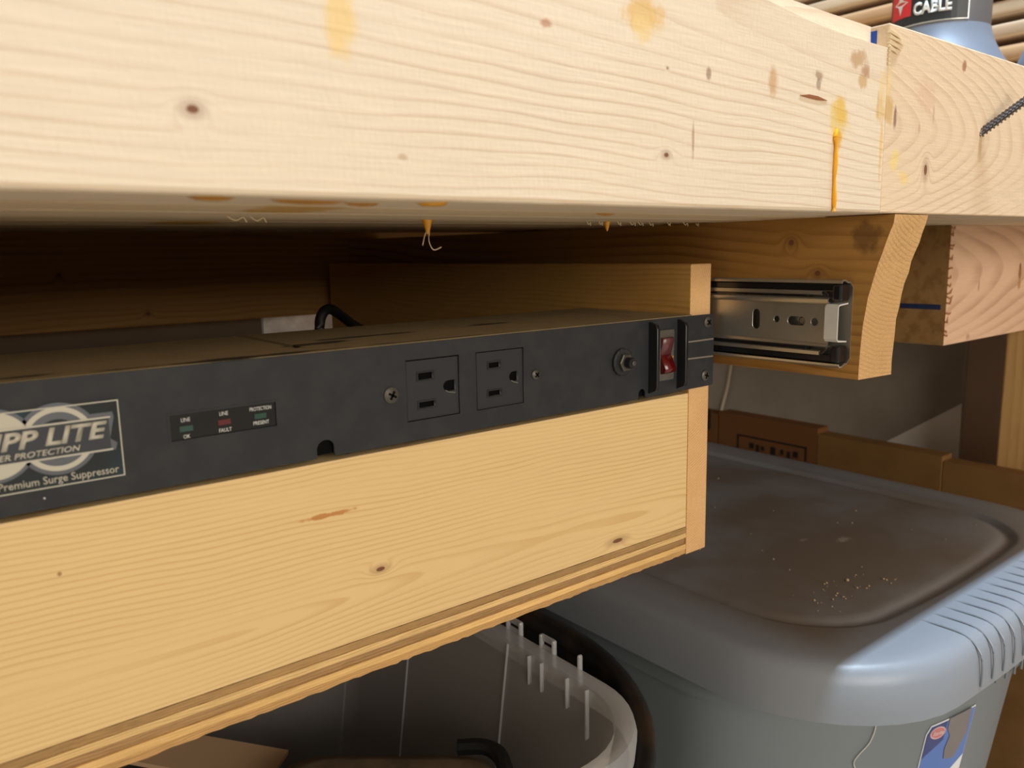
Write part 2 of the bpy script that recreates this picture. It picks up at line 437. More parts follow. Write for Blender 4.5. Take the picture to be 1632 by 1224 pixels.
bmesh.ops.recalc_face_normals(t, faces=t.faces[:])
obj('drawer_support', t, [M_sup, M_end], bench)
bm = bx(-.105, -.067, .215, .80, -.0722, .0146, .001); obj('drawer_support', bm, M_sup, bench)
# rear apron, and an unseen board added behind the slab to keep light off it
M_rear = wood('rear_rail', lin(176, 130, 70), lin(120, 76, 34), 'X', boff, c=(.10, .85), spacing=.006, contrast=.4, warp=.01,
              knots=[(.13, -.014, .002, 1, 1), (.20, -.052, .002, 1, 1)], seed=8, tone=.12)
obj('rear_rail', bx(-.62, 1.055, .8005, .838, -.0635, .0690, .001), M_rear, bench)
obj('light_block_board', bx(-.62, 1.055, .5460, .838, .0695, .0880, .001), M_s[1], bench)
# right hand front rail (sawn end towards the left), with torn fibres
st2 = [(.8844, -.030, .003, .005, lin(140, 92, 40), .9), (.8850, -.042, .003, .004, lin(168, 120, 60), .8), (.8844, -.0250, .0018, .003, lin(110, 56, 24), .9), (.7915, -.0394, .0012, .004, lin(150, 122, 100), .8), (.776, -.085, .004, .003, lin(150, 116, 92), .6)]
M_rl = wood('front_rail', lin(216, 180, 148), lin(164, 122, 92), 'X', boff, c=(-.045, .325), slope=(.02, .09), spacing=.0050, contrast=.5, warp=.006, stains=st2, face=.312, seed=6, tone=.08)
M_rle = plain('front_rail_end', lin(158, 122, 74), .75, .2, var=.22, scale=110, dark=lin(130, 96, 54), bumpd=.0006)
bm = bx(.728, 1.055, .312, .401, -.0892, .0146, .0006)
for f in bm.faces:
    if f.normal.x < -.9: f.material_index = 1
obj('front_rail', bm, [M_rl, M_rle], bench)
bm = bmesh.new()
for k in range(15):
    z = .012-.1*k/15+random.uniform(-.003, .003); Lr = random.uniform(.003, .012)
    tube([(.7280, .3122, z), (.7280+Lr*.5, .3112, z+random.uniform(-.002, .001)), (.7280+Lr, .3118, z+random.uniform(-.001, .005))], [.0009, .0009, .0001], 4, bm)
obj('torn_fibre', bm, plain('torn_wood', lin(168, 112, 72), .8), bench)
obj('pen_mark', bx(.7276, .7282, .3165, .3520, -.0580, -.0535, .0003), plain('blue_pen', lin(28, 44, 84), .7, var=.5, scale=300), bench)
M_leg = wood('bench_leg', lin(206, 164, 104), lin(156, 112, 62), 'Z', boff, c=(1.1, .43), spacing=.005, contrast=.4, seed=12)
obj('leg', bx(.970, 1.055, .3125, .3505, FLOOR, -.0892, .002), M_leg, bench)
obj('leg', bx(-.60, -.511, .419, .508, FLOOR, .0146, .002), M_leg, bench)
# shavings and fuzz on the lower arris
fz = [(.1060, .3020, .007), (.1150, .3030, .006)] + [(.300+.0115*k+random.uniform(-.003, .003), .3170+random.uniform(-.004, .004), random.uniform(.002, .004)) for k in range(9)]
for k, (x, y, L_) in enumerate(fz):
    z = SZ-.0003
    obj('wood_fuzz', tube(smooth_path([(x, y, z), (x+L_*.4, y-.0004, z-.0016), (x+L_*.8, y-.0006, z-.0004), (x+L_, y-.0003, z-.0022)], 3), .00028, 4), m_fiber, bench)
for P in ([(.2040, .3173, .0102), (.2030, .3165, .0050), (.2050, .3160, .0010), (.2090, .3155, .0022)], [(.2030, .3173, .0102), (.2005, .3160, .0075), (.1990, .3158, .0030)]):
    obj('wood_fuzz', tube(smooth_path(P, 4), .0003, 4), m_fiber, bench)

# hanging glue drops (squeezed out of a lamination seam)
for (x, y, s) in ((.2030, .3173, .0046), (.3190, .3173, .0036)):
    obj('glue_drop', lathe([(.0001, SZ-.0060*s/.004), (.0008*s/.004, SZ-.0050*s/.004), (.0016*s/.004, SZ-.0020*s/.004), (.0024*s/.004, SZ+.0004)][::-1], (x, y, 0), 'Z', 12), m_glue, bench, smooth=True)

# ------------------------------------------------------------------ drawer
drawer = thing('drawer', 'open pine drawer hung under the bench, plywood bottom edge showing', 'drawer', (.16, .3067, -.1888))
doff = tuple(drawer.location)
M_pan = wood('pine_front', lin(226, 193, 138), lin(196, 148, 86), 'X', doff, c=(-.146, .3067+.0040), slope=(-.020, .030), spacing=.0023, contrast=.42, warp=.0085,
             knots=[(.165, -.1406, .0011, 2.2, 2.5), (.3174, -.1648, .0013, 3.4, 2.0)], seed=21, tone=.05, fib=.06, rough=.5, lo=.45,
             stains=((.141, -.1099, .011, .0009, lin(186, 120, 60), .85), (.0398, -.1084, .0007, .0007, lin(150, 104, 66), .8)), face=.3067)
M_side = wood('pine_side', lin(200, 156, 88), lin(160, 108, 50), 'Y', doff, c=(-.05, .36), slope=(0, .02), spacing=.003, contrast=.4, seed=14, warp=.006, rough=.5)
M_sideend = wood('pine_side_end', lin(220, 176, 122), lin(188, 134, 84), 'Y', doff, c=(.02, .31), spacing=.0016, contrast=.6, seed=15, warp=.002, fib=.2)
def side(x0, x1):
    bm = bx(x0, x1, .3067, .784, -.1888, -.0098, .0006)
    for f in bm.faces:
        if f.normal.y < -.9: f.material_index = 1
    return obj('side_panel', bm, [M_side, M_sideend], drawer)
side(.3778, .3966); side(-.0796, -.0608)
obj('front_panel', bx(-.0606, .3776, .3070, .3255, -.1708, -.0866, .0004), M_pan, drawer)
obj('back_panel', bx(-.0606, .3776, .766, .784, -.1708, -.1000, .0004), M_side, drawer)
plyc = [(lin(214, 168, 106), lin(176, 128, 72)), (lin(168, 132, 86), lin(118, 84, 54)), (lin(228, 190, 128), lin(184, 140, 86)), (lin(170, 134, 86), lin(134, 98, 58)),
        (lin(226, 184, 118), lin(186, 138, 80)), (lin(190, 148, 92), lin(140, 100, 58))]
hs = [.0021, .0033, .0030, .0038, .0034, .0024]; z = -.1710
order = [5, 0, 1, 2, 4, 3]
ply_m = [wood('ply_%s' % 'abcdef'[i], plyc[i][0], plyc[i][1], 'X', doff, c=(-.12, .30), spacing=.0012, contrast=.5, seed=30+i, tone=.30, fib=.35, warp=.01, bumpd=.0006) for i in range(6)]
for i, h in enumerate((.0036, .0030, .0042, .0032, .0038)):
    j = (3, 2, 1, 4, 5)[i]
    dy = (.0003, 0, .0009, .0001, .0003)[i]
    nseg = 140; t = bmesh.new(); A = []
    for k in range(nseg+1):
        x = -.0606 + .4382*k/nseg
        jj = random.uniform(0, .0005) if i in (0, 2, 4) else random.uniform(0, .0002)
        lowj = random.uniform(0, .0007) if i == 4 else 0
        A.append([t.verts.new(p) for p in ((x, .3067+dy+jj, z-h+lowj), (x, .3067+dy+jj, z-.0001), (x, .7655, z-.0001), (x, .7655, z-h))])
    for k in range(nseg):
        for q in range(4): t.faces.new((A[k][q], A[k][(q+1) % 4], A[k+1][(q+1) % 4], A[k+1][q]))
    t.faces.new(A[0][::-1]); t.faces.new(A[-1])
    bmesh.ops.recalc_face_normals(t, faces=t.faces[:])
    obj('ply', t, ply_m[j], drawer)
    z -= h

# ------------------------------------------------------------------ power strip
PF = .3037                                # front of the face plate (3 mm proud of the drawer)
FY = .3067
k_ = PF/FY                                # keeps sizes true while the plate stands proud
strip = thing('power_strip', 'black rack-mount power strip with two outlets and red rocker switch screwed to drawer', 'power strip', (.16, .3067, -.0845))
soff = tuple(strip.location)
Z0, Z1 = -.0845*k_, -.0398*k_
def q(x): return x*k_
outl = [(-.0826, Z0), (q(.1378), Z0)]
outl += [(q(.1378), Z0+.0040)] + [(q(.14185)+.0039*math.cos(math.radians(a)), Z0+.0040+.0034*math.sin(math.radians(a))) for a in range(170, -1, -20)] + [(q(.1459), Z0)]
outl += [(q(.3335), Z0), (q(.3335), Z0+.0028)] + [(q(.3365)+.0029*math.cos(math.radians(a)), Z0+.0028+.0026*math.sin(math.radians(a))) for a in range(160, 19, -20)] + [(q(.3396), Z0+.0028), (q(.3396), Z0)]
outl += [(q(.3990), Z0+.0004), (q(.4002), Z0+.0014), (q(.4008), Z1-.0005), (-.0826, Z1)]
O1 = (q(.1828), q(.2108), -.0753*k_, -.0482*k_); O2 = (q(.2217), q(.2499), -.0754*k_, -.0480*k_)
LW = (q(.0806), q(.1214), -.0678*k_, -.0580*k_)
holes = [rect(O1[0]-.0007, O1[1]+.0003, O1[2]-.0003, O1[3]+.0007), rect(O2[0]-.0011, O2[1]+.0002, O2[2]-.0002, O2[3]+.0006),
         rect(LW[0], LW[1], LW[2], LW[3])]
obj('face_plate', plate([outl]+holes, PF, PF+.0015), m_black, strip)
obj('chassis', bx(-.0600, .3770, PF+.0030, .3960, Z0+.0006, Z1-.0012), m_hole, strip)
# dusty cover: three panels parted by two seams
mt, nt, b = base_mat('dusty_cover', .8, .2)
x, y, z_ = coords(nt, soff)
n = noise(nt, comb(nt, x, y, z_), 55, 4)
dust = lin(130, 113, 82); blk = lin(30, 27, 25)
msk = None
for (mx, my, rx, ry) in ((.185, .345, .030, .0035), (.262, .350, .018, .0035), (.15, .333, .022, .0045), (.108, .309, .030, .0042), (.115, .310, .055, .0016), (.205, .309, .03, .0012), (.02, .315, .03, .003)):
    d = (((x-mx)/rx).sq()+((y-my)/ry).sq()).sqrt() + (n-.5)*1.6
    d = d.down(.7, 1.15); msk = d if msk is None else msk.op('MAXIMUM', d)
fine = noise(nt, comb(nt, x, y, z_), 900, 3)
kk = (fine-.5)*.5 + (n-.5)*.35 + 1.0
cc = mixc(nt, 1.0, dust, comb(nt, kk, kk, kk), 'MULTIPLY')
cc = mixc(nt, msk*.9, cc, blk)
nt.links.new(cc, b.inputs['Base Color']); bump(nt, b, fine, .5, .0003)
m_dust = mt
edges = [-.0600, .1388, .1426, .3440, .3466, .3770]
for i in (0, 2, 4):
    bm = bx(edges[i], edges[i+1], .3235 if i else .3235, .3962, Z1-.0012, Z1+.0001)
    obj('cover', bm, m_dust, strip)
obj('cover_lip', bx(-.0826+.0226, .3770, PF+.0012, .3240, Z1-.0012, Z1+.0001), m_dust, strip)
# outlets
m_out = plain('outlet_plastic', lin(38, 39, 42), .5, .4, var=.06, scale=200)
def outlet(O, s1, s2, g):
    yf = PF+.0009
    slots = [rect(*s1), rect(*s2)]
    gx0, gx1, gz0, gz1 = g
    gr = [(gx1, gz0), (gx1, gz1)] + [(gx0+(gx1-gx0)*.45-(gx1-gx0)*.45*math.cos(math.radians(a)), (gz0+gz1)/2+(gz1-gz0)/2*math.sin(math.radians(a))) for a in range(90, -91, -30)]
    o_ = obj('outlet', plate([rect(O[0], O[1], O[2], O[3])]+slots+[gr], yf, yf+.003), m_out, strip)
    obj('contact_recess', bx(O[0]+.002, O[1]-.001, yf+.0031, yf+.0060, O[2]+.001, O[3]-.001), m_hole, o_)
    for s in (s1, s2):                     # raised frames round the slots
        a0, a1, b0, b1 = s
        obj('slot_frame', plate([rect(a0-.0007, a1+.0007, b0-.0007, b1+.0007), rect(a0, a1, b0, b1)], yf-.0003, yf+.0002), m_black2, o_)
    bm = tube([(gx0+.0012, yf-.0001, gz0+.0006), (gx0+.0028, yf-.0003, gz0-.0003), (gx1-.0003, yf-.0001, gz0-.0010)], .00028, 5)
    obj('ground_lip', bm, plain('outlet_worn_edge', lin(110, 106, 98), .5) if 'outlet_worn_edge' not in bpy.data.materials else bpy.data.materials['outlet_worn_edge'], o_)
outlet(O1, (q(.1888), q(.1970), -.0572*k_, -.0540*k_), (q(.1888), q(.1976), -.0702*k_, -.0674*k_), (q(.2022), q(.2092), -.0642*k_, -.0590*k_))
outlet(O2, (q(.2287), q(.2357), -.0560*k_, -.0533*k_), (q(.2282), q(.2360), -.0697*k_, -.0671*k_), (q(.2412), q(.2468), -.0640*k_, -.0590*k_))
# screws
def screw(x, z, r, mt_, nm='screw', ang=.4):
    yb = PF
    o_ = obj(nm, lathe([(r, 0), (r*.97, .0007), (r*.70, .0013), (r*.3, .0016), (.00001, .0016)], (q(x), yb, z*k_), 'Y', 20), mt_, strip, smooth=30)
    bm = bmesh.new()
    for a in (ang, ang+PI/2):
        t = bx(-r*.55, r*.55, -.00028, .00028+.0003, -r*.13, r*.13)
        bmesh.ops.rotate(t, verts=t.verts[:], cent=(0, 0, 0), matrix=Matrix.Rotation(a, 3, 'Y'))
        bmesh.ops.translate(t, verts=t.verts[:], vec=(q(x), yb-.0016, z*k_))
        join(bm, t)
    obj('cross_recess', bm, m_hole, o_)
screw(.1740, -.0620, .0037, m_screwhead, ang=.5); screw(.2573, -.0620, .0026, m_zinc_d, ang=.8)
screw(.3937, -.0450, .0034, m_screwhead, ang=.75); screw(.3924, -.0774, .0034, m_zinc_d, ang=.3)
# breaker button: knurled ring, hex nut, push button
bm = bmesh.new(); n = 32; rings = []
for (r, h) in ((.0074, 0), (.0074, .0016), (.0066, .0022)):
    rings.append([(q(.3196)+r*(1+.03*(k % 2))*math.cos(2*PI*k/n), PF-h, -.0618*k_+r*(1+.03*(k % 2))*math.sin(2*PI*k/n)) for k in range(n)])
kb = obj('breaker_ring', loft(rings, None, False, True), m_black, strip)
obj('hex_nut', lathe([(.0052, .0020), (.0052, .0042), (.0046, .0046), (.00001, .0046)], (q(.3196), PF, -.0618*k_), 'Y', 6), m_zinc_d, kb)
obj('push_button', lathe([(.0030, .0044), (.0030, .0084), (.0026, .0090), (.00001, .0090)], (q(.3196), PF, -.0618*k_), 'Y', 24), m_black2, kb, smooth=30)
obj('button_screw', lathe([(.0014, .0090), (.0014, .0095), (.0008, .0097), (.00001, .0097)], (q(.3196), PF, -.0618*k_), 'Y', 10), m_zinc_d, kb)
# switch guards and rocker
for (gx) in (.3428, .3675):
    bm = plate([rect(-.0415, -.0415+.0001, 0, .0001)], 0, 1) if False else None
    t = plate([[(PF, -.0824*k_), (PF-.0052, -.0805*k_), (PF-.0062, -.0780*k_), (PF-.0062, -.0455*k_), (PF-.0050, -.0430*k_), (PF, -.0415*k_)]], q(gx)-.0012, q(gx)+.0012, plane='YZ')
    obj('switch_guard', t, m_black2, strip)
sw = obj('switch_bezel', plate([rect(q(.3490), q(.3622), -.0760*k_, -.0468*k_, .001), rect(q(.3506), q(.3606), -.0722*k_, -.0510*k_)], PF-.0012, PF+.0004), plain('worn_bezel', lin(92, 86, 78), .45, .5, .3, var=.3, scale=500), strip)
m_red, ntr, br = base_mat('red_rocker', .22, .6); br.inputs['Base Color'].default_value = lin(92, 12, 12); br.inputs['Transmission Weight'].default_value = .0
m_red2 = plain('red_rocker_top', lin(100, 56, 58), .3, .5, var=.2, scale=300)
t = plate([[(PF+.0003, -.0720*k_), (PF-.0042, -.0712*k_), (PF-.0046, -.0690*k_), (PF-.0006, -.0612*k_), (PF+.0003, -.0612*k_)]], q(.3509), q(.3603), plane='YZ')
obj('rocker', t, m_red, sw, label='glossy dark red lower half of the rocker')
t = plate([[(PF+.0003, -.0612*k_), (PF-.0006, -.0612*k_), (PF-.0030, -.0520*k_), (PF-.0020, -.0511*k_), (PF+.0003, -.0511*k_)]], q(.3509), q(.3603), plane='YZ')
obj('rocker', t, m_red2, sw, label='dusty pinkish upper half of the rocker')
bm = lathe([(.0010, -.0004), (.0012, .0006), (.0006, .0014), (.00001, .0016)], (q(.3612), PF, -.0628*k_), 'Y', 8); obj('grime', bm, m_glue_d, sw)
# pressed ridges on the right ear
for (za, zb) in ((-.0556, -.0555), (-.0657, -.0661)):
    obj('ear_ridge', tube([(q(.3728), PF-.0001, za*k_), (q(.3990), PF-.0004, zb*k_)], .00055, 6), m_silver if False else plain('worn_ridge', lin(128, 118, 102), .5, .4), strip)
# indicator window
lw = obj('indicator_window', bx(LW[0]-.0003, LW[1]+.0003, PF+.0006, PF+.0012, LW[2]-.0003, LW[3]+.0003), plain('window_black', lin(18, 18, 19), .25, .5), strip)
yt = PF+.0006
def wtext(s, x, z, size, sx=.8): obj('lettering', text(s, q(x), z*k_, size, yt, sx=sx, thick=.00012, weight=0.0), m_white, lw)
wtext('LINE', .0864, -.0604, .0021); wtext('OK', .0864, -.0668, .0021)
wtext('LINE', .1007, -.0600, .0021); wtext('FAULT', .1009, -.0665, .0021)
wtext('PROTECTION', .1153, -.0600, .0021, .68); wtext('PRESENT', .1152, -.0657, .0021, .78)
for (x, z, c_, nm) in ((.0864, -.0637, lin(44, 74, 62), 'green'), (.1007, -.0633, lin(92, 34, 34), 'red'), (.1150, -.0629, lin(40, 72, 58), 'green')):
    obj('indicator_lamp', bx(q(x)-.0024, q(x)+.0024, yt-.0003, yt+.0002, z*k_-.0010, z*k_+.0010), plain('%s_lens' % nm, c_, .35), lw, label='unlit %s indicator lens' % nm)
obj('window_frame', plate([rect(LW[0]-.0008, LW[1]+.0008, LW[2]-.0008, LW[3]+.0008), rect(LW[0], LW[1], LW[2], LW[3])], PF-.0002, PF+.0004), m_black, lw)
obj('paint_chip', lathe([(.00035, 0), (.0003, .0003), (.00001, .0003)], (q(.0379), PF, -.0805*k_), 'Y', 8), m_white, strip)
# maker's plate
BX0, BX1, BZ0, BZ1 = q(-.045), q(.0637), -.0771*k_, -.0494*k_
badge = obj('badge', bx(BX0, BX1, PF-.0006, PF, BZ0, BZ1), plain('badge_dark', lin(20, 28, 32), .25, .6, var=.3, scale=40, dark=lin(16, 52, 62)), strip)
yb = PF-.0006
obj('badge_border', plate([rect(BX0, BX1, BZ0, BZ1), rect(BX0+.0004, BX1-.0004, BZ0+.0004, BZ1-.0004)], yb-.0002, yb), m_silver, badge)
bc = (q(.0440), -.0606*k_); m_halo = plain('badge_halo', lin(96, 98, 104), .35, .5, .4)
obj('emblem', plate([circ(bc[0], bc[1], .0124, 48, 1.0)], yb-.00012, yb), m_halo, badge)
obj('emblem', plate([circ(q(.0250), -.0603*k_, .0124, 48, 1.0)], yb-.00012, yb), m_halo, badge)
obj('emblem', plate([[(q(.002), -.0655*k_), (q(.0615), -.0672*k_), (q(.0622), -.0648*k_), (q(.0600), -.0630*k_), (q(.0618), -.0555*k_), (q(.0615), -.0535*k_), (q(.002), -.0535*k_)]], yb-.00010, yb), m_halo, badge)
obj('emblem', plate([circ(q(.0250), -.0603*k_, .0112, 48, 1.0)], yb-.00026, yb-.0001), m_silver, badge)
obj('emblem', plate([circ(bc[0], bc[1], .0110, 48, 1.0), circ(bc[0], bc[1], .0093, 48, 1.0)], yb-.00026, yb-.0001), m_silver, badge)
obj('emblem', plate([circ(bc[0], bc[1], .0068, 40, 1.0)], yb-.00018, yb-.0001), plain('badge_iris', lin(30, 34, 42), .25, .6), badge)
obj('emblem', plate([[(q(.002), -.0668*k_), (q(.0600), -.0672*k_), (q(.0600), -.0550*k_), (q(.002), -.0554*k_)]], yb-.00032, yb-.00027), plain('badge_band', lin(62, 64, 70), .3, .5, .3), badge)
for zz in (-.0552, -.0668):
    obj('emblem', bx(q(.0020), q(.0606), yb-.00055, yb-.0003, zz*k_-.0003, zz*k_+.0003), m_silver, badge)
obj('lettering', text('TRIPP LITE', q(.0577), -.0597*k_, .0080, yb-.0003, align='RIGHT', shear=.25, sx=1.22, weight=.035, thick=.00015), m_silver, badge)
obj('lettering', text('POWER PROTECTION', q(.0500), -.0647*k_, .0028, yb-.0003, align='RIGHT', shear=.25, sx=1.12, weight=.02, thick=.00015), m_silver, badge)
obj('lettering', text('Premium Surge Suppressor', q(.0618), -.0744*k_, .0037, yb-.0001, align='RIGHT', sx=.90, weight=.01, thick=.00015), m_silver, badge)
# the cord leaving the back
P = smooth_path([(.1985, .400, -.075), (.1980, .425, -.055), (.1995, .430, -.0400), (.2030, .432, -.0335), (.209, .436, -.0320), (.218, .445, -.0350), (.236, .462, -.0440), (.27, .50, -.060), (.31, .58, -.10), (.30, .66, -.15)], 5)
obj('power_cord', tube(P, .0030, 12), m_cord, strip, smooth=True)

# ------------------------------------------------------------------ drawer slide
slide = thing('drawer_slide', 'zinc ball-bearing drawer slide with white end clip screwed to support board', 'drawer slide', (.403, .50, -.0640))
zc = -.0418; Y0, Y1 = .2238, .772
def prof_sheet(pts, y0, y1, th):
    """bent sheet: profile in (x,z) swept along y"""
    t = bmesh.new(); n = len(pts); off = []
    for i, p in enumerate(pts):
        a = Vector(pts[max(i-1, 0)]); c_ = Vector(pts[min(i+1, n-1)]); d = (c_-a).normalized(); nn = Vector((-d.y, d.x))
        off.append(Vector(p)+nn*th)
    ring0 = [Vector(p) for p in pts] + off[::-1]
    A = [t.verts.new((p.x, y0, p.y)) for p in ring0]; B = [t.verts.new((p.x, y1, p.y)) for p in ring0]
    m2 = len(ring0)
    for i in range(m2): t.faces.new((A[i], A[(i+1) % m2], B[(i+1) % m2], B[i]))
    for i in range(n-1):
        t.faces.new((A[i], A[i+1], A[m2-2-i], A[m2-1-i])); t.faces.new((B[i], B[m2-1-i], B[m2-2-i], B[i+1]))
    bmesh.ops.recalc_face_normals(t, faces=t.faces[:])
    return t
H = .0226
outer = [(.3992, zc+H-.0012), (.3992, zc+H-.0006), (.3998, zc+H), (.4020, zc+H), (.4045, zc+H-.0012), (.4070, zc+H-.0012), (.4096, zc+H-.0035), (.4096, zc-H+.0035), (.4070, zc-H+.0012), (.4045, zc-H+.0012), (.4020, zc-H), (.3998, zc-H), (.3992, zc-H+.0006), (.3992, zc-H+.0012)]
obj('outer_member', prof_sheet(outer, Y0, Y1, .0009), m_zinc, slide, smooth=50)
mid_ = [(.4004, zc+.0156), (.3994, zc+.0160), (.3994, zc+.0166), (.4015, zc+.0170), (.4060, zc+.0150), (.4062, zc-.0150), (.4015, zc-.0170), (.3994, zc-.0166), (.3994, zc-.0160), (.4004, zc-.0156)]
obj('middle_member', prof_sheet(mid_, Y0+.012, Y1, .0008), m_zinc, slide, smooth=50)
# inner member: pressed web with slots, folded edges
a, b_ = .2360, Y1
def slotY(y0, y1, z0, z1): return rect(y0, y1, z0, z1, min(y1-y0, z1-z0)/2*.98, 6)
holes = [slotY(.2745, .2795, zc-.0058, zc+.0058), circ(.2635, zc+.0006, .0019, 16), slotY(.2455, .2565, zc-.0022, zc+.0028), circ(.2375+.0025, zc+.0003, .0022, 16), circ(.36, zc, .0022, 16), slotY(.45, .46, zc-.002, zc+.002)]
inn = obj('inner_member', plate([rect(.2315, Y1, zc-.0112, zc+.0112)]+holes, .4005, .4015, plane='YZ'), plain('zinc_web', lin(196, 192, 182), .38, .5, .9, var=.25, scale=30), slide)
obj('folded_edge', prof_sheet([(.4005, zc+.0110), (.3990, zc+.0118), (.3988, zc+.0126), (.4000, zc+.0132), (.4030, zc+.0130)], .2315, Y1, .0008), m_zinc, inn, smooth=60)
obj('folded_edge', prof_sheet([(.4005, zc-.0110), (.3990, zc-.0118), (.3988, zc-.0126), (.4000, zc-.0132), (.4030, zc-.0130)], .2315, Y1, .0008), m_zinc, inn, smooth=60)
obj('rivet', lathe([(.0024, 0), (.0024, .001), (.0018, .0015), (.00001, .0015)], (0, 0, 0), 'Y', 14), m_zinc, inn)
rv = inn.children[-1] if inn.children else None
for o_ in inn.children:
    if o_.name.startswith('rivet'):
        me = o_.data
        for v in me.vertices:
            px, py, pz = v.co + slide.location
            # lathe was built at the origin looking to -Y: turn it to look to -X inside the slot
            v.co = Vector((.4046+py, .2487+px, zc+.0003+pz)) - slide.location
for s in (1, -1):                          # ball retainers (black) and balls
    zz = zc+s*.0190
    obj('ball_retainer', bx(.3997, .4050, Y0+.0040, Y1-.01, zz-.0020, zz+.0020, .0006), m_grease, slide)
    zz = zc+s*.0144
    obj('inner_retainer', bx(.3998, .4045, Y0+.020, Y1-.01, zz-.0012, zz+.0012, .0004), m_grease, slide)
    # end bumpers
    zz = zc+s*.0165
    obj('end_bumper', bx(.3990, .4080, Y0+.0005, Y0+.0058, zz-.0046, zz+.0046, .0012), m_grease, slide)
obj('end_clip', prof_sheet([(.4075, zc-.0095), (.3990, zc-.0088), (.3982, zc-.0080), (.3982, zc+.0088), (.3990, zc+.0096), (.4075, zc+.0102)], Y0+.0010, Y0+.0085, .0008), m_clip, slide, smooth=30, label='white bent end clip')

# ------------------------------------------------------------------ loose deck screw in the bench edge
ds = thing('deck_screw', 'dark threaded deck screw driven at a slant into the bench edge', 'screw', (.5026, .2033, .0604))
A = Vector((.5026, .2036, .0604)); B = Vector((.5310, .1830, .0855)); d = (B-A).normalized()
bm = tube([A-d*.004, A, B], [.0004, .0016, .0017], 14)
obj('shank', bm, plain('screw_coating', lin(74, 70, 72), .4, .5, .6, var=.2, scale=500), ds, smooth=True)
obj('screw_head', tube([B-d*.001, B+d*.001, B+d*.0042, B+d*.0050], [.0017, .0022, .0043, .0042], 16), bpy.data.materials['screw_coating'], ds, smooth=30)
a_ = d.cross(Vector((0, 0, 1))).normalized(); b2_ = d.cross(a_).normalized()
turns = 17; Lh = (B-A).length*.98; t = bmesh.new(); prev = None
for i in range(turns*14+1):
    an = 2*PI*i/14; c_ = A + d*(Lh*i/(turns*14)); rad = a_*math.cos(an)+b2_*math.sin(an)
    cur = [t.verts.new(c_+rad*.0014-d*.0005), t.verts.new(c_+rad*.0026), t.verts.new(c_+rad*.0014+d*.0005)]
    if prev:
        t.faces.new((prev[0], prev[1], cur[1], cur[0])); t.faces.new((prev[1], prev[2], cur[2], cur[1]))
    prev = cur
bmesh.ops.recalc_face_normals(t, faces=t.faces[:])
obj('thread', t, plain('screw_thread', lin(120, 116, 116), .35, .5, .7), ds)
bm = bmesh.new()
for k in range(7):
    an = k*.9; tube([A+Vector((0, 0, 0)), A+Vector((.0022*math.cos(an), -.0012, .0022*math.sin(an)))], [.0007, .0001], 4, bm)
obj('wood_burr', bm, m_fiber, ds)

# ------------------------------------------------------------------ grey storage bin
h = .265
gb = thing('storage_bin', 'big grey plastic storage bin with dusty lid and torn blue sticker', 'storage bin', (.65, .48, FLOOR))
goff = tuple(gb.location)
mt, nt, b = base_mat('grey_lid_plastic', .42, .45)
x, y, z_ = coords(nt, goff)
n1 = noise(nt, comb(nt, x, y, z_), 7, 4); n2 = noise(nt, comb(nt, x, y, z_), 400, 2)
nrm = nt.nodes.new('ShaderNodeNewGeometry'); sn = nt.nodes.new('ShaderNodeSeparateXYZ'); nt.links.new(nrm.outputs['True Normal'], sn.inputs[0])
inpanel = (x-.655).op('ABSOLUTE').down(.17, .21)*(y-.52).op('ABSOLUTE').down(.24, .28)
dm = (n1.smooth(.32, .62)*.75+.1)*inpanel
for (mx, my, rx, ry) in ((.575, .50, .016, .004), (.60, .47, .012, .003), (.56, .515, .010, .004), (.71, .40, .008, .003), (.745, .375, .012, .006)):
    pass
cc = mixc(nt, dm, lin(128, 132, 138), lin(104, 90, 76))
sc = None
for (mx, my, rx, ry) in ((.560, .545, .014, .004), (.585, .515, .012, .003), (.545, .53, .010, .003), (.640, .385, .006, .0025), (.668, .362, .009, .005)):
    d_ = (((x-mx)/rx).sq()+((y-my)/ry).sq()).sqrt()+(n2-.5)*2.2
    d_ = d_.down(.4, 1.2); sc = d_ if sc is None else sc.op('MAXIMUM', d_)
cc = mixc(nt, sc*.35, cc, lin(190, 186, 180))
nt.links.new(cc, b.inputs['Base Color'])
rg = dm*.3+.38; nt.links.new(rg.s, b.inputs['Roughness'])
bump(nt, b, n2*.6, .35, .00025)
m_lid = mt
m_bin = plain('grey_bin_plastic', lin(118, 124, 128), .5, .4, var=.05, scale=10, bumpd=.0002)
def lid_ring(inset, z, r=.105):
    return [(px, py, z) for (px, py) in rr_outline(.4225+inset, .889-inset, .2095+inset, .800-inset, max(r-inset*.7, .015), bow=.012, bowx=.004, m_=16)]
prof = [(.0105, -.0375), (.0035, -.0390), (.0000, -.0370), (.0006, -.028), (.0024, -.0125), (.0048, -.0060), (.0080, -.0022), (.012, -.0006), (.018, 0), (.052, 0.0), (.0555, -.0008), (.058, -.0042), (.0620, -.0046), (.0655, -.0020), (.073, -.0012), (.14, -.0008)]
lid = obj('lid', loft([lid_ring(i_, -h+z_) for (i_, z_) in prof], None, False, True), m_lid, gb, smooth=60)
